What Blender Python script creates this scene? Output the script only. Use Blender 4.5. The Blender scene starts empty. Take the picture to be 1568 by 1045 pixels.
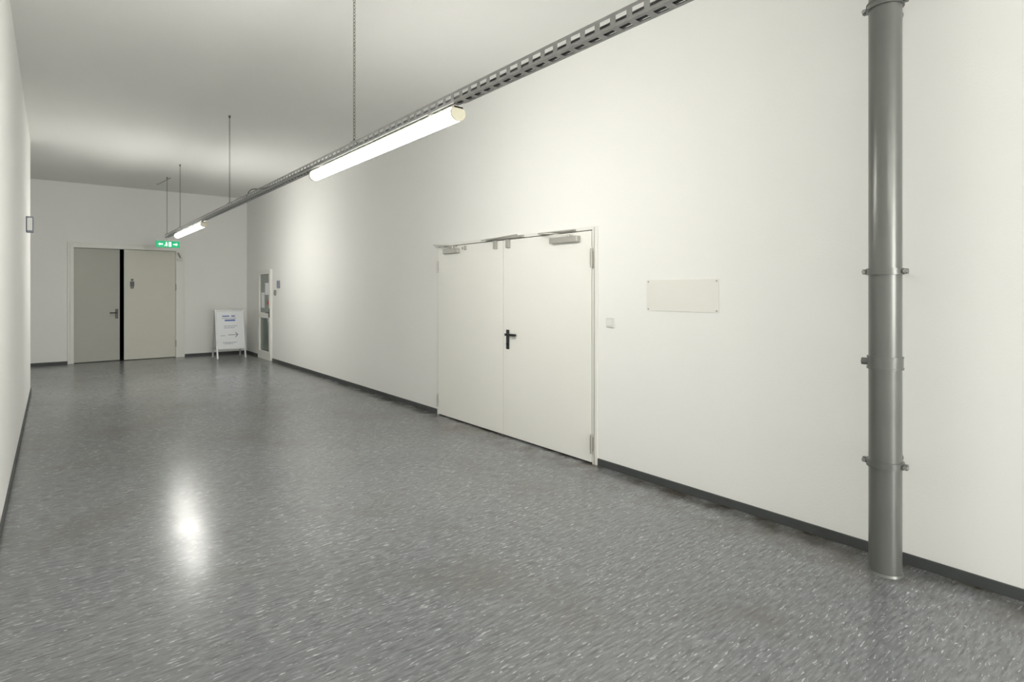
import bpy, bmesh, math, random
from mathutils import Vector, Matrix
random.seed(4)
sc = bpy.context.scene
XR, XL, YF, YB, H = 3.77, -0.26, 15.2, -7.5, 3.83

# ---------------------------------------------------------------- materials
def newmat(name):
    m = bpy.data.materials.new(name); m.use_nodes = True
    nt = m.node_tree; b = nt.nodes['Principled BSDF']
    return m, nt, b
def pbr(name, col, rough=0.5, metal=0.0, spec=0.5, emit=None, es=0, bump=0, bscale=200, var=0.0, vscale=3.0):
    m, nt, b = newmat(name)
    b.inputs['Base Color'].default_value = (*col, 1)
    b.inputs['Roughness'].default_value = rough
    b.inputs['Metallic'].default_value = metal
    b.inputs['Specular IOR Level'].default_value = spec
    if emit:
        b.inputs['Emission Color'].default_value = (*emit, 1)
        b.inputs['Emission Strength'].default_value = es
    tc = nt.nodes.new('ShaderNodeTexCoord')
    if bump:
        n = nt.nodes.new('ShaderNodeTexNoise'); n.inputs['Scale'].default_value = bscale
        n.inputs['Detail'].default_value = 3
        nt.links.new(tc.outputs['Object'], n.inputs['Vector'])
        bp = nt.nodes.new('ShaderNodeBump'); bp.inputs['Strength'].default_value = bump
        bp.inputs['Distance'].default_value = 0.002
        nt.links.new(n.outputs['Fac'], bp.inputs['Height'])
        nt.links.new(bp.outputs['Normal'], b.inputs['Normal'])
    if var:
        n = nt.nodes.new('ShaderNodeTexNoise'); n.inputs['Scale'].default_value = vscale
        n.inputs['Detail'].default_value = 4
        nt.links.new(tc.outputs['Object'], n.inputs['Vector'])
        mx = nt.nodes.new('ShaderNodeMix'); mx.data_type = 'RGBA'
        mx.inputs['A'].default_value = (*[c*(1-var) for c in col], 1)
        mx.inputs['B'].default_value = (*[min(1, c*(1+var)) for c in col], 1)
        nt.links.new(n.outputs['Fac'], mx.inputs['Factor'])
        nt.links.new(mx.outputs['Result'], b.inputs['Base Color'])
    return m

M_wall = pbr('wall_paint', (0.90, 0.90, 0.875), 0.75, spec=0.25, bump=0.35, bscale=90, var=0.012, vscale=1.5)
M_ceil = pbr('ceiling_paint', (0.875, 0.875, 0.85), 0.85, spec=0.2, bump=0.3, bscale=60, var=0.02, vscale=1.2)
M_door = pbr('door_cream_paint', (0.89, 0.885, 0.835), 0.42, spec=0.4, var=0.015, vscale=2)
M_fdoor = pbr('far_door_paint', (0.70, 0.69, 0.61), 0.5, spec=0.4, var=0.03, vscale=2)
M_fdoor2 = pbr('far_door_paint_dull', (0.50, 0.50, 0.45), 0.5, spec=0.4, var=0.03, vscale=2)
M_frame = pbr('door_frame_paint', (0.84, 0.835, 0.79), 0.4, spec=0.4)
M_base = pbr('baseboard_rubber', (0.065, 0.07, 0.07), 0.55, var=0.2, vscale=8)
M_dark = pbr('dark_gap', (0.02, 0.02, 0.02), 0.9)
M_black = pbr('black_plastic', (0.015, 0.015, 0.017), 0.35)
M_pipe = pbr('grey_pipe_paint', (0.165, 0.17, 0.158), 0.28, metal=0.3, var=0.12, vscale=6)
M_steel = pbr('steel', (0.42, 0.42, 0.40), 0.4, metal=0.8)
M_closer = pbr('closer_metal', (0.45, 0.44, 0.40), 0.4, metal=0.4)
M_galv = pbr('galvanised', (0.36, 0.36, 0.355), 0.45, metal=0.6, var=0.25, vscale=20)
M_cable = pbr('cable_black', (0.05, 0.05, 0.055), 0.6)
M_chain = pbr('chain_metal', (0.16, 0.14, 0.11), 0.5, metal=0.5)
M_white = pbr('white_plastic', (0.82, 0.82, 0.79), 0.35)
M_switch = pbr('switch_plastic', (0.74, 0.74, 0.71), 0.35)
M_plaque = pbr('acrylic_plaque', (0.85, 0.84, 0.785), 0.25)
M_alu = pbr('aluminium_frame', (0.70, 0.71, 0.71), 0.35, metal=0.5)
M_paper = pbr('poster_paper', (0.86, 0.88, 0.90), 0.5)
M_blue = pbr('blue_print', (0.10, 0.16, 0.45), 0.6)
M_greyp = pbr('grey_print', (0.25, 0.27, 0.33), 0.6)
M_red = pbr('red_print', (0.5, 0.05, 0.04), 0.6)
M_glass = pbr('door_glass_dark', (0.16, 0.20, 0.17), 0.08, spec=0.8)
M_lamp = pbr('lamp_diffuser', (0.9, 0.9, 0.85), 0.4, emit=(1.0, 0.982, 0.92), es=34)
M_lampf = pbr('lamp_diffuser_boosted', (0.9, 0.9, 0.85), 0.4, emit=(1.0, 0.982, 0.92), es=40)  # emission raised on the far lamp to brighten the far end
M_lamp2 = pbr('lamp_diffuser_dimmed', (0.9, 0.9, 0.85), 0.4, emit=(1.0, 0.982, 0.92), es=16)  # emission lowered on the unseen rear lamps to balance the near wall
M_lhouse = pbr('lamp_housing', (0.62, 0.60, 0.52), 0.5)
M_lcap = pbr('lamp_endcap', (0.84, 0.80, 0.62), 0.4)
M_green = pbr('exit_green', (0.0, 0.35, 0.14), 0.4, emit=(0.0, 0.45, 0.18), es=0.5)
M_gwhite = pbr('exit_white', (0.9, 0.95, 0.9), 0.4, emit=(0.8, 1.0, 0.85), es=0.8)

# floor material : grey linoleum with elongated flecks
def floor_mat():
    m, nt, b = newmat('floor_linoleum')
    L = nt.links.new; N = nt.nodes.new
    tc = N('ShaderNodeTexCoord')
    def noise(sx, sy, detail=2, scale=1.0, dist=0.0, off=0):
        mp = N('ShaderNodeMapping'); mp.inputs['Scale'].default_value = (sx, sy, 1)
        mp.inputs['Location'].default_value = (off, off*0.7, 0)
        mp.inputs['Rotation'].default_value = (0, 0, 0)
        L(tc.outputs['Object'], mp.inputs['Vector'])
        n = N('ShaderNodeTexNoise'); n.inputs['Scale'].default_value = scale
        n.inputs['Detail'].default_value = detail; n.inputs['Distortion'].default_value = dist
        L(mp.outputs['Vector'], n.inputs['Vector']); return n.outputs['Fac']
    def ramp(src, p0, p1, c0=(0,0,0,1), c1=(1,1,1,1)):
        r = N('ShaderNodeValToRGB'); e = r.color_ramp.elements
        e[0].position = p0; e[1].position = p1; e[0].color = c0; e[1].color = c1
        L(src, r.inputs['Fac']); return r.outputs['Color']
    def mix(fac, a, bb, typ='MIX', f=None):
        x = N('ShaderNodeMix'); x.data_type = 'RGBA'; x.blend_type = typ
        if fac is None: x.inputs['Factor'].default_value = f
        else: L(fac, x.inputs['Factor'])
        for k, v in (('A', a), ('B', bb)):
            if isinstance(v, tuple): x.inputs[k].default_value = v
            else: L(v, x.inputs[k])
        return x.outputs['Result']
    big = noise(0.6, 0.6, 4)
    base = mix(ramp(big, 0.35, 0.65), (0.168, 0.174, 0.184, 1), (0.200, 0.206, 0.212, 1))
    streak = noise(11, 62, 4, off=3)
    base = mix(ramp(streak, 0.44, 0.68), base, (0.262, 0.270, 0.28, 1))
    dk = noise(12, 70, 3, off=11)
    base = mix(ramp(dk, 0.50, 0.70), base, (0.122, 0.127, 0.134, 1))
    fl = noise(20, 105, 2, off=23, dist=0.6)
    patch = noise(2.5, 2.5, 3, off=31)
    ad = N('ShaderNodeMath'); ad.operation = 'MULTIPLY_ADD'; L(patch, ad.inputs[0]); ad.inputs[1].default_value = 0.12; L(fl, ad.inputs[2])
    base = mix(ramp(ad.outputs[0], 0.69, 0.76, (0,0,0,1), (0.85,0.85,0.85,1)), base, (0.56, 0.57, 0.57, 1))
    # brownish scuffs / dirt
    sc1 = noise(1.3, 1.0, 6, off=7)
    base = mix(ramp(sc1, 0.54, 0.72, (0,0,0,1), (0.45,0.45,0.45,1)), base, (0.13, 0.12, 0.098, 1))
    # dirt near the right wall
    sep = N('ShaderNodeSeparateXYZ'); L(tc.outputs['Object'], sep.inputs['Vector'])
    mr = N('ShaderNodeMapRange'); mr.inputs['From Min'].default_value = 3.3; mr.inputs['From Max'].default_value = 3.75
    L(sep.outputs['X'], mr.inputs['Value'])
    mu = N('ShaderNodeMath'); mu.operation = 'MULTIPLY'; L(mr.outputs['Result'], mu.inputs[0]); L(ramp(noise(5, 5, 5, off=2), 0.35, 0.65), mu.inputs[1])
    base = mix(mu.outputs[0], base, (0.06, 0.052, 0.038, 1))
    # sheet seams across the corridor (every 2 m)
    md = N('ShaderNodeMath'); md.operation = 'PINGPONG'; md.inputs[1].default_value = 1.0
    L(sep.outputs['Y'], md.inputs[0])
    lt = N('ShaderNodeMath'); lt.operation = 'LESS_THAN'; lt.inputs[1].default_value = 0.002
    L(md.outputs[0], lt.inputs[0])
    base = mix(lt.outputs[0], base, (0.13, 0.13, 0.13, 1))
    L(base, b.inputs['Base Color'])
    rr = N('ShaderNodeMapRange'); rr.inputs['To Min'].default_value = 0.16; rr.inputs['To Max'].default_value = 0.29
    L(noise(1.5, 2.0, 5, off=9), rr.inputs['Value']); L(rr.outputs['Result'], b.inputs['Roughness'])
    b.inputs['Specular IOR Level'].default_value = 0.6
    bp = N('ShaderNodeBump'); bp.inputs['Strength'].default_value = 0.11; bp.inputs['Distance'].default_value = 0.002
    L(noise(12, 22, 3, off=5), bp.inputs['Height']); L(bp.outputs['Normal'], b.inputs['Normal'])
    return m
M_floor = floor_mat()

# ---------------------------------------------------------------- mesh builder
class MB:
    def __init__(s): s.bm = bmesh.new()
    def box(s, x0, x1, y0, y1, z0, z1, M=None):
        if x0 > x1: x0, x1 = x1, x0
        if y0 > y1: y0, y1 = y1, y0
        if z0 > z1: z0, z1 = z1, z0
        v = [s.bm.verts.new((x, y, z)) for x in (x0, x1) for y in (y0, y1) for z in (z0, z1)]
        for f in ((0,1,3,2), (4,6,7,5), (0,4,5,1), (2,3,7,6), (0,2,6,4), (1,5,7,3)):
            s.bm.faces.new([v[i] for i in f])
        if M: bmesh.ops.transform(s.bm, matrix=M, verts=v)
        return s
    def beam(s, p0, p1, w, t):
        p0 = Vector(p0); p1 = Vector(p1); d = p1-p0
        q = d.to_track_quat('Z', 'Y').to_matrix().to_4x4()
        return s.box(-w/2, w/2, -t/2, t/2, 0, d.length, Matrix.Translation(p0) @ q)
    def cyl(s, p0, p1, r, seg=24, r2=None):
        p0 = Vector(p0); p1 = Vector(p1); d = p1-p0
        q = d.to_track_quat('Z', 'Y').to_matrix().to_4x4()
        bmesh.ops.create_cone(s.bm, cap_ends=True, segments=seg, radius1=r, radius2=r if r2 is None else r2,
                              depth=d.length, matrix=Matrix.Translation((p0+p1)/2) @ q)
        return s
    def poly(s, pts, depth):
        """extrude planar polygon (list of 3D points) by vector depth"""
        a = [s.bm.verts.new(p) for p in pts]; dv = Vector(depth)
        b = [s.bm.verts.new(Vector(p)+dv) for p in pts]
        s.bm.faces.new(a); s.bm.faces.new(b[::-1]); n = len(a)
        for i in range(n): s.bm.faces.new((a[i], b[i], b[(i+1) % n], a[(i+1) % n]))
        return s
    def torus(s, M, R=0.012, r=0.0028, ls=1.5, a=12, b=6):
        vs = []
        for i in range(a):
            t = 2*math.pi*i/a; row = []
            for j in range(b):
                p = 2*math.pi*j/b
                x = (R+r*math.cos(p))*math.cos(t); z = (R*ls+r*math.cos(p))*math.sin(t)
                row.append(s.bm.verts.new(M @ Vector((x, r*math.sin(p), z))))
            vs.append(row)
        for i in range(a):
            for j in range(b):
                s.bm.faces.new((vs[i][j], vs[(i+1) % a][j], vs[(i+1) % a][(j+1) % b], vs[i][(j+1) % b]))
        return s
    def out(s, name, mat, parent=None, bevel=0, smooth=False):
        bmesh.ops.recalc_face_normals(s.bm, faces=s.bm.faces)
        me = bpy.data.meshes.new(name); s.bm.to_mesh(me); s.bm.free()
        me.materials.append(mat)
        o = bpy.data.objects.new(name, me); sc.collection.objects.link(o)
        if smooth:
            for p in me.polygons: p.use_smooth = True
            md = o.modifiers.new('es', 'EDGE_SPLIT'); md.split_angle = math.radians(35)
        if bevel:
            md = o.modifiers.new('bev', 'BEVEL'); md.width = bevel; md.segments = 2; md.limit_method = 'ANGLE'
        if parent: o.parent = parent
        return o
def empty(name, loc=(0, 0, 0)):
    e = bpy.data.objects.new(name, None); sc.collection.objects.link(e); e.empty_display_size = 0.1
    return e

# ---------------------------------------------------------------- shell
REC = -1.7
MB().box(REC-0.2, XR+0.2, YB-0.2, YF+3.2, -0.1, 0).out('floor', M_floor)
MB().box(REC-0.2, XR+0.2, YB-0.2, YF+3.2, H, H+0.1).out('ceiling', M_ceil)
MB().box(XR, XR+0.2, YB-0.2, YF+0.2, 0, H).out('wall_right', M_wall)
MB().box(REC-0.2, XL, YB, 11.4, 0, H).out('wall_left', M_wall)
MB().box(REC-0.2, REC, 11.4, YF, 0, H).out('wall_recess', M_wall)
MB().box(REC, XR, YB-0.2, YB, 0, H).out('wall_rear', M_wall)
DX0, DX1, DZ = 0.29, 2.38, 2.55
MB().box(REC-0.2, DX0, YF, YF+0.2, 0, H).box(DX1, XR, YF, YF+0.2, 0, H).box(DX0, DX1, YF, YF+0.2, DZ, H).out('wall_far', M_wall)
# dark room behind the far door
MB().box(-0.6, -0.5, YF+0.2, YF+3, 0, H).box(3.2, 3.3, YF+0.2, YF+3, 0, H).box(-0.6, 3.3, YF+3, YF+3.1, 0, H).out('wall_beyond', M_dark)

bh, bt = 0.062, 0.012
MB().box(XR-bt, XR, YB, 3.46, 0, bh).box(XR-bt, XR, 6.152, 13.06, 0, bh).box(XR-bt, XR, 14.08, YF, 0, bh).out('baseboard_right', M_base, bevel=0.003)
MB().box(XL, XL+bt, YB, 11.4, 0, bh).out('baseboard_left', M_base, bevel=0.003)
MB().box(REC, DX0-0.04, YF-bt, YF, 0, bh).box(DX1+0.03, XR-bt, YF-bt, YF, 0, bh).out('baseboard_far', M_base, bevel=0.003)

# ---------------------------------------------------------------- right double door
d = empty('door_1')
y0, y1, ym, zt = 3.525, 6.115, 4.803, 2.085
MB().box(XR-0.018, XR, y0-0.063, y0-0.006, 0, zt+0.04).box(XR-0.018, XR, y1+0.006, y1+0.035, 0, zt+0.04)\
    .box(XR-0.0175, XR, y0-0.006, y1+0.006, zt+0.008, zt+0.0395).out('frame', M_frame, d, bevel=0.002)
MB().box(XR-0.003, XR, y0-0.006, y1+0.006, 0.0, zt+0.008).out('gap_shade', M_dark, d)  # thin dark sheet standing in for the shade in the gaps around the leaves
MB().box(XR-0.022, XR-0.003, y0, ym-0.003, 0.014, zt).out('leaf_active', M_door, d, bevel=0.002)
MB().box(XR-0.022, XR-0.003, ym+0.003, y1, 0.014, zt).out('leaf_fixed', M_door, d, bevel=0.002)
xf = XR-0.022
# second inner frame line
MB().box(XR-0.021, XR-0.018, y0-0.036, y0-0.030, 0, zt+0.03).out('frame_seal', M_closer, d)
# hinges
hb = MB()
for z in (1.84, 0.18):
    hb.cyl((xf-0.012, y0-0.012, z-0.085), (xf-0.012, y0-0.012, z+0.085), 0.011, 16)
    hb.box(xf-0.006, xf+0.002, y0-0.035, y0+0.012, z-0.06, z+0.06)
    hb.cyl((xf-0.010, y1+0.005, z-0.075), (xf-0.010, y1+0.005, z+0.075), 0.010, 16)
hb.out('hinges', M_closer, d, smooth=True)
# handle: backplate, spindle neck, lever, keyhole cover
MB().box(xf-0.008, xf, 4.695, 4.745, 0.93, 1.135).out('handle_plate', M_black, d, bevel=0.006)
MB().cyl((xf-0.032, 4.715, 1.085), (xf, 4.715, 1.085), 0.013).box(xf-0.042, xf-0.022, 4.575, 4.728, 1.073, 1.097)\
    .cyl((xf-0.032, 4.585, 1.085), (xf-0.008, 4.58, 1.085), 0.010).cyl((xf-0.018, 4.72, 0.985), (xf, 4.72, 0.985), 0.013).out('handle_lever', M_black, d, smooth=True)
# closers
MB().box(xf-0.05, xf, 3.66, 4.03, 1.995, 2.05).out('closer_body_active', M_closer, d, bevel=0.006)
MB().box(xf-0.045, xf, 5.63, 5.95, 1.995, 2.05).out('closer_body_fixed', M_closer, d, bevel=0.006)
MB().beam((xf-0.03, 3.78, 2.06), (xf-0.16, 3.97, 2.085), 0.018, 0.008).beam((xf-0.16, 3.97, 2.085), (xf-0.03, 4.20, 2.10), 0.016, 0.008)\
    .box(xf-0.04, xf+0.004, 3.72, 4.20, 2.10, 2.112).cyl((xf-0.03, 3.78, 2.04), (xf-0.03, 3.78, 2.07), 0.014).out('closer_arm_active', M_closer, d)
MB().beam((xf-0.03, 5.75, 2.06), (xf-0.03, 6.14, 2.10), 0.016, 0.008).beam((xf-0.03, 5.66, 2.075), (xf-0.03, 6.18, 2.115), 0.014, 0.010)\
    .cyl((xf-0.03, 5.75, 2.04), (xf-0.03, 5.75, 2.075), 0.013).out('closer_arm_fixed', M_closer, d)
MB().box(xf-0.03, xf+0.004, 4.46, 5.08, 2.095, 2.118).beam((xf-0.06, 5.12, 2.10), (xf-0.02, 4.55, 2.125), 0.012, 0.012)\
    .out('door_coordinator', M_closer, d, bevel=0.002)
MB().box(xf-0.03, xf, 4.90, 4.95, 2.00, 2.09).box(xf-0.03, xf, 4.68, 4.73, 2.00, 2.09).out('latch_catches', M_closer, d, bevel=0.003)
MB().box(xf-0.012, xf, 5.50, 5.53, 2.02, 2.07).box(xf-0.010, xf, 5.56, 5.58, 2.03, 2.06).out('door_contacts', M_closer, d)

# ---------------------------------------------------------------- glazed door on right wall (far)
g = empty('door_2')
gy0, gy1, gz = 13.08, 14.04, 2.02
MB().box(XR-0.05, XR, gy0, gy0+0.10, 0, gz).box(XR-0.05, XR, gy1-0.10, gy1, 0, gz).box(XR-0.0495, XR, gy0+0.1, gy1-0.1, gz-0.10, gz-0.0005)\
    .box(XR-0.0495, XR, gy0+0.1, gy1-0.1, 0.93, 1.05).box(XR-0.0495, XR, gy0+0.1, gy1-0.1, 0, 0.18).out('frame', M_frame, g, bevel=0.003)
MB().box(XR-0.012, XR-0.002, gy0+0.1, gy1-0.1, 0.18, 0.93).box(XR-0.012, XR-0.002, gy0+0.1, gy1-0.1, 1.05, gz-0.1).out('glass_panes', M_glass, g)
MB().box(XR-0.015, XR-0.012, gy0+0.15, gy0+0.5, 1.45, 1.72).box(XR-0.015, XR-0.012, gy0+0.55, gy0+0.8, 1.15, 1.5).out('notices', M_paper, g)
MB().box(XR-0.015, XR-0.012, gy0+0.15, gy0+0.35, 1.22, 1.32).out('notice_red', M_red, g)
MB().box(XR-0.06, XR-0.05, gy0+0.03, gy0+0.07, 0.95, 1.15).cyl((XR-0.10, gy0+0.05, 1.06), (XR-0.05, gy0+0.05, 1.06), 0.01)\
    .cyl((XR-0.10, gy0+0.05, 1.06), (XR-0.10, gy0+0.17, 1.06), 0.01).out('handle', M_black, g)
MB().box(XR-0.04, XR, 12.54, 12.64, 1.60, 1.76).out('intercom_box', M_greyp, None, bevel=0.008)
MB().cyl((XR-0.03, 12.84, 1.50), (XR, 12.84, 1.50), 0.06).out('alarm_bell', M_steel, None, smooth=True)

# ---------------------------------------------------------------- far double door
f = empty('door_3')
MB().box(DX0, DX0+0.065, YF-0.03, YF+0.12, 0, DZ).box(DX1-0.15, DX1, YF-0.03, YF+0.12, 0, DZ).box(DX0+0.065, DX1-0.15, YF-0.0295, YF+0.12, DZ-0.09, DZ-0.0005)\
    .box(DX0-0.04, DX0, YF-0.02, YF, 0, DZ+0.03).box(DX1, DX1+0.03, YF-0.02, YF, 0, DZ+0.03).box(DX0, DX1, YF-0.0195, YF, DZ+0.0005, DZ+0.0295).out('frame', M_frame, f, bevel=0.003)
lx0, lx1, rx0, rx1 = DX0+0.067, 1.165, 1.235, DX1-0.152
T = Matrix.Translation((lx0, YF+0.02, 0)) @ Matrix.Rotation(math.radians(4), 4, 'Z')
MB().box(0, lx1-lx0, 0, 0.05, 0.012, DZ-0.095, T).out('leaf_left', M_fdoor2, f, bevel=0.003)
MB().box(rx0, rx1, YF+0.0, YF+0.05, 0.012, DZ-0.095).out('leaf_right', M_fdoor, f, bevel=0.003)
MB().box(-0.05, 0.0, -0.012, 0, -0.09, 0.12, Matrix.Translation((1.13, YF+0.072, 1.02))).cyl((1.105, YF+0.02, 1.06), (1.105, YF+0.075, 1.06), 0.012)\
    .cyl((1.11, YF+0.02, 1.06), (0.98, YF+0.012, 1.06), 0.011).out('handle', M_black, f)
# pictogram
pz = 1.61
pm = MB(); pm.cyl((1.385, YF-0.004, pz+0.175), (1.385, YF, pz+0.175), 0.026, 20)
pm.box(1.345, 1.425, YF-0.004, YF, pz+0.03, pz+0.14).box(1.355, 1.382, YF-0.004, YF, pz-0.02, pz+0.03).box(1.388, 1.415, YF-0.004, YF, pz-0.02, pz+0.03)
pm.out('restroom_pictogram', M_black, f)
MB().box(DX1-0.13, DX1-0.02, YF-0.08, YF-0.03, 2.24, 2.30).beam((DX1-0.06, YF-0.06, 2.30), (DX1-0.12, YF-0.1, 2.42), 0.03, 0.02).out('closer', M_closer, f)
MB().cyl((DX1-0.15, YF-0.035, 1.55), (DX1-0.15, YF-0.035, 1.70), 0.012).cyl((DX1-0.15, YF-0.035, 0.25), (DX1-0.15, YF-0.035, 0.40), 0.012).out('hinges', M_closer, f)

# ---------------------------------------------------------------- drain pipe
p = empty('drain_pipe')
PX, PY, R = 3.575, 1.16, 0.079
MB().cyl((PX, PY, 0), (PX, PY, H), R, 64).out('pipe_shaft', M_pipe, p, smooth=True)
MB().cyl((PX, PY, 0), (PX, PY, 0.012), R+0.008, 64, R+0.003).out('floor_collar', M_pipe, p, smooth=True)
MB().cyl((PX, PY, 1.125), (PX, PY, 1.185), R+0.006, 64).cyl((PX, PY, 1.118), (PX, PY, 1.128), R+0.009, 64).cyl((PX, PY, 1.18), (PX, PY, 1.188), R+0.008, 64)\
    .cyl((PX-0.03, PY+R-0.01, 1.155), (PX-0.03, PY+R+0.025, 1.155), 0.02, 20).out('pipe_joint', M_pipe, p, smooth=True)
cl = MB(); bo = MB()
for z in (0.597, 1.654, 3.12):
    cl.cyl((PX, PY, z-0.014), (PX, PY, z+0.014), R+0.008, 64)
    cl.cyl((PX, PY, z-0.017), (PX, PY, z-0.010), R+0.011, 64).cyl((PX, PY, z+0.010), (PX, PY, z+0.017), R+0.011, 64)
    for s in (-1, 1):
        cl.box(PX-0.012, PX+0.012, PY+s*(R-0.005), PY+s*(R+0.030), z-0.014, z+0.014)
        bo.cyl((PX-0.026, PY+s*(R+0.02), z), (PX+0.026, PY+s*(R+0.02), z), 0.007, 12)
        bo.cyl((PX-0.022, PY+s*(R+0.02), z), (PX-0.012, PY+s*(R+0.02), z), 0.012, 6)
    bo.cyl((PX+R, PY, z), (XR, PY, z), 0.008, 12)
    bo.cyl((XR-0.008, PY, z), (XR, PY, z), 0.03, 20)
cl.out('pipe_clamps', M_pipe, p, smooth=True); bo.out('clamp_bolts', M_steel, p)

# ---------------------------------------------------------------- cable tray + chains
TX, TZ0, TZ1, TW = 1.80, 2.615, 2.675, 0.032
t = empty('cable_tray')
TY0, TY1 = YB+0.02, 13.35
rail = MB()
for sx in (-1, 1):
    x = TX+sx*TW
    rail.box(x-0.001, x+0.001, TY0, TY1, TZ1-0.014, TZ1)
    rail.box(x-0.001, x+0.001, TY0, TY1, TZ0, TZ0+0.014)
    rail.box(x-sx*0.012, x, TY0, TY1, TZ1-0.002, TZ1)
    rail.box(x-sx*0.016, x, TY0, TY1, TZ0, TZ0+0.002)
y = TY0
while y < TY1-0.03:
    for sx in (-1, 1):
        x = TX+sx*TW
        rail.box(x-0.0008, x+0.0008, y, y+0.028, TZ0+0.012, TZ1-0.012)
    rail.box(TX-TW+0.015, TX+TW-0.015, y, y+0.03, TZ0, TZ0+0.0018)
    y += 0.085
rail.out('perforated_rail', M_galv, t)
MB().cyl((TX-0.012, TY0, TZ0+0.014), (TX-0.012, TY1, TZ0+0.014), 0.009, 10).cyl((TX+0.010, TY0, TZ0+0.012), (TX+0.010, TY1, TZ0+0.012), 0.007, 10).out('cables', M_cable, t)
# cable loop hanging out of the tray
cu = bpy.data.curves.new('loop', 'CURVE'); cu.dimensions = '3D'; cu.bevel_depth = 0.005
sp = cu.splines.new('NURBS'); pts = [(TX-0.02, 7.2, TZ1-0.02), (TX-0.035, 7.0, TZ1+0.03), (TX-0.035, 6.85, TZ1+0.03), (TX-0.02, 6.6, TZ1-0.02), (TX-0.02, 6.3, TZ1-0.03)]
sp.points.add(len(pts)-1)
for i, q in enumerate(pts): sp.points[i].co = (*q, 1)
sp.use_endpoint_u = True
co = bpy.data.objects.new('cable_loop', cu); sc.collection.objects.link(co); cu.materials.append(M_cable); co.parent = t
for y in (4.16, 8.1, 11.8, 13.3, 0.2, -3.8):
    c = MB(); z = TZ1+0.022; k = 0
    while z < H-0.03:
        c.torus(Matrix.Translation((TX, y, z)) @ Matrix.Rotation(math.radians(90*(k % 2)+20), 4, 'Z'), R=0.009, r=0.0022, ls=1.6)
        z += 0.0255; k += 1
    c.cyl((TX, y, H-0.03), (TX, y, H), 0.012, 12)
    c.beam((TX-TW, y, TZ1+0.002), (TX, y, TZ1+0.03), 0.012, 0.003).beam((TX+TW, y, TZ1+0.002), (TX, y, TZ1+0.03), 0.012, 0.003)
    c.out('suspension_chain', M_chain)

# ---------------------------------------------------------------- lamps
def lamp(ya, yb, mat=None):
    l = empty('fluorescent_lamp')
    z = TZ0-0.012
    prof = [(-0.032, -0.014), (-0.028, 0.0), (0.028, 0.0), (0.032, -0.014)]
    MB().poly([(TX+a, ya, z+b) for a, b in prof], (0, yb-ya, 0)).out('housing', M_lhouse, l)
    prof = [(0.047*math.cos(a), -0.043-0.043*math.sin(a)) for a in [math.radians(-42+264*i/20) for i in range(21)]]
    MB().poly([(TX+a, ya+0.012, z+b) for a, b in prof], (0, yb-ya-0.04, 0)).out('diffuser', mat or M_lamp, l)
    prof = [(0.048*math.cos(a), -0.042-0.045*math.sin(a)) for a in [math.radians(-55+290*i/20) for i in range(21)]]
    MB().poly([(TX+a, ya, z+b) for a, b in prof], (0, 0.012, 0)).poly([(TX+a, yb-0.035, z+b) for a, b in prof], (0, 0.035, 0)).out('end_caps', M_lcap, l)
    cb = MB()
    for yy in (ya+0.25, yb-0.25):
        cb.box(TX-0.034, TX+0.034, yy, yy+0.03, z, TZ0-0.0005)
    cb.cyl((TX, yb, z-0.03), (TX, yb+0.05, z-0.03), 0.012).cyl((TX, yb+0.05, z-0.03), (TX-0.02, yb+0.14, TZ0-0.006), 0.006)
    cb.out('hanger_clips', M_steel, l)
lamp(2.72, 5.02); lamp(9.75, 12.1, M_lampf); lamp(-2.4, -0.1, M_lamp2); lamp(-6.6, -4.3, M_lamp2)

# ---------------------------------------------------------------- exit sign
e = empty('emergency_exit_sign')
ex0, ex1, ey, ez0, ez1 = 1.61, 2.02, 13.30, 2.415, 2.545
MB().box(ex0, ex1, ey-0.02, ey+0.02, ez0, ez1).out('sign_body', M_green, e, bevel=0.004)
MB().box(ex0-0.005, ex1+0.005, ey-0.025, ey+0.025, ez1, ez1+0.02).cyl((TX, ey, ez1), (TX, ey, TZ0), 0.01).out('sign_mount', M_white, e)
yy = ey-0.0215; s = MB(); cx = 1.815; cz = 2.48
def P(L): return [(a, yy, b) for a, b in L]
s.poly(P([(cx-0.17, cz), (cx-0.14, cz+0.03), (cx-0.14, cz+0.012), (cx-0.09, cz+0.012), (cx-0.09, cz-0.012), (cx-0.14, cz-0.012), (cx-0.14, cz-0.03)]), (0, 0.002, 0))
s.poly(P([(cx+0.17, cz), (cx+0.14, cz+0.03), (cx+0.14, cz+0.012), (cx+0.09, cz+0.012), (cx+0.09, cz-0.012), (cx+0.14, cz-0.012), (cx+0.14, cz-0.03)]), (0, 0.002, 0))
s.box(cx+0.01, cx+0.055, yy, yy+0.002, cz-0.045, cz+0.045)
s.cyl((cx-0.03, yy, cz+0.035), (cx-0.03, yy+0.002, cz+0.035), 0.011)
s.poly(P([(cx-0.045, cz+0.02), (cx-0.015, cz+0.022), (cx-0.01, cz-0.01), (cx-0.02, cz-0.045), (cx-0.03, cz-0.045), (cx-0.03, cz-0.012), (cx-0.06, cz-0.04), (cx-0.066, cz-0.03), (cx-0.042, cz-0.005)]), (0, 0.002, 0))
s.out('sign_symbols', M_gwhite, e)
# slack feed cable near the exit sign
cu = bpy.data.curves.new('feed', 'CURVE'); cu.dimensions = '3D'; cu.bevel_depth = 0.005
sp = cu.splines.new('POLY'); pts = [(1.86, 13.3, H-0.005), (1.62, 13.0, H-0.20), (1.58, 13.0, H-0.21)]
sp.points.add(len(pts)-1)
for i, q in enumerate(pts): sp.points[i].co = (*q, 1)
co = bpy.data.objects.new('feed_cable', cu); sc.collection.objects.link(co); cu.materials.append(M_chain); co.parent = e

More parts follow.
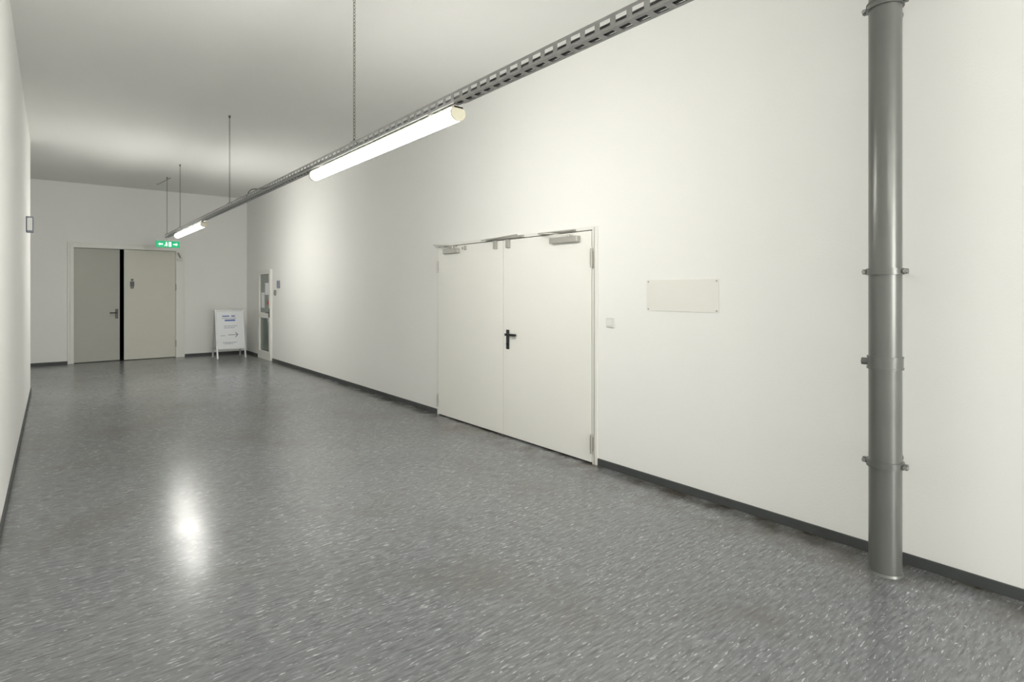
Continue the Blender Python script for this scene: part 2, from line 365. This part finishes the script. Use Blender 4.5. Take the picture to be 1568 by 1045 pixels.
# ---------------------------------------------------------------- sandwich board
a = empty('sandwich_board_sign')
W, HH = 0.62, 1.10
def board(yb, yt, name, front):
    d = Vector((0, yt-yb, HH)); ang = math.atan2(yt-yb, HH)
    M = Matrix.Translation((2.88, yb, 0)) @ Matrix.Rotation(-ang, 4, 'X')
    Lz = d.length
    MB().box(0, 0.035, -0.01, 0.01, 0, Lz, M).box(W-0.035, W, -0.01, 0.01, 0, Lz, M).box(0.035, W-0.035, -0.0095, 0.0095, Lz-0.035, Lz, M)\
        .box(0.035, W-0.035, -0.0095, 0.0095, 0.21, 0.245, M).out(name+'_frame', M_alu, a, bevel=0.003)
    MB().box(0.03, W-0.03, -0.004, 0.006, 0.24, Lz-0.03, M).out(name+'_panel', M_paper, a)
    if front:
        MB().box(0.20, 0.42, -0.0065, -0.004, 0.86, 0.895, M).box(0.15, 0.30, -0.0065, -0.004, 0.965, 0.99, M).box(0.34, 0.42, -0.0065, -0.004, 0.965, 0.99, M).out('heading_print', M_blue, a)
        b = MB()
        for z0, x0, x1 in ((0.92, 0.14, 0.45), (0.74, 0.18, 0.46), (0.70, 0.18, 0.40), (0.52, 0.10, 0.20), (0.36, 0.14, 0.44), (0.33, 0.18, 0.36)):
            x = x0
            while x < x1:
                w = random.uniform(0.02, 0.06); b.box(x, min(x+w, x1), -0.0062, -0.004, z0, z0+0.012, M); x += w+0.01
        b.poly([M @ Vector((u, -0.0062, v)) for u, v in [(0.26, 0.535), (0.26, 0.55), (0.44, 0.55), (0.40, 0.60), (0.42, 0.60), (0.475, 0.5425), (0.42, 0.485), (0.40, 0.485), (0.44, 0.535)]], (0, 0.002, 0))
        b.out('text_print', M_greyp, a)
board(14.15, 14.38, 'front', True)
board(14.66, 14.43, 'back', False)
MB().cyl((2.88, 14.405, HH), (2.88+W, 14.405, HH), 0.016).out('hinge_bar', M_alu, a)
MB().box(2.89, 2.905, 14.19, 14.62, 0.20, 0.215).box(3.475, 3.49, 14.19, 14.62, 0.20, 0.215).out('stay_bars', M_steel, a)

# ---------------------------------------------------------------- small wall items
s = empty('light_switch')
MB().box(XR-0.014, XR, 3.275, 3.358, 1.23, 1.313).out('plate', M_switch, s, bevel=0.003)
MB().box(XR-0.020, XR-0.014, 3.290, 3.343, 1.245, 1.298).out('rocker', M_white, s, bevel=0.002)
q = empty('wall_plaque')
MB().box(XR-0.005, XR, 2.284, 2.927, 1.387, 1.635).out('plate', M_plaque, q, bevel=0.001)
sb = MB()
for yy in (2.30, 2.91):
    for z in (1.40, 1.62): sb.cyl((XR-0.009, yy, z), (XR-0.005, yy, z), 0.006, 12)
sb.out('screws', M_steel, q)
k = empty('wall_control_box')
MB().box(XL, XL+0.075, 9.45, 9.60, 2.29, 2.49).out('housing', M_greyp, k, bevel=0.006)
MB().box(XL+0.012, XL+0.063, 9.443, 9.45, 2.31, 2.47).out('faceplate', M_white, k, bevel=0.003)
MB().cyl((2.05, 3.1, H-0.02), (2.05, 3.1, H), 0.012).out('ceiling_hook', M_chain)

# ---------------------------------------------------------------- fill light added behind the camera to even out the corridor
la = bpy.data.lights.new('rear_fill_light', 'AREA'); la.shape = 'RECTANGLE'; la.size = 3.4; la.size_y = 2.6
la.energy = 260; la.color = (1.0, 0.99, 0.965)
lo = bpy.data.objects.new('rear_fill_light', la); sc.collection.objects.link(lo)
lo.location = (1.75, YB+0.1, 1.9); lo.rotation_euler = (math.radians(90), 0, 0)

# ---------------------------------------------------------------- world, camera
w = bpy.data.worlds.new('world'); sc.world = w; w.use_nodes = True
w.node_tree.nodes['Background'].inputs['Color'].default_value = (0.02, 0.02, 0.02, 1)
cam = bpy.data.cameras.new('camera'); co = bpy.data.objects.new('camera', cam); sc.collection.objects.link(co)
co.location = (0, 0, 1.55); co.rotation_euler = (math.radians(90), 0, math.radians(-38.85))
cam.sensor_width = 36; cam.lens = 36*874/1568; cam.shift_y = -77.5/1568; cam.clip_start = 0.02
sc.camera = co
sc.view_settings.view_transform = 'Standard'
sc.view_settings.look = 'None'
sc.view_settings.exposure = 0.40
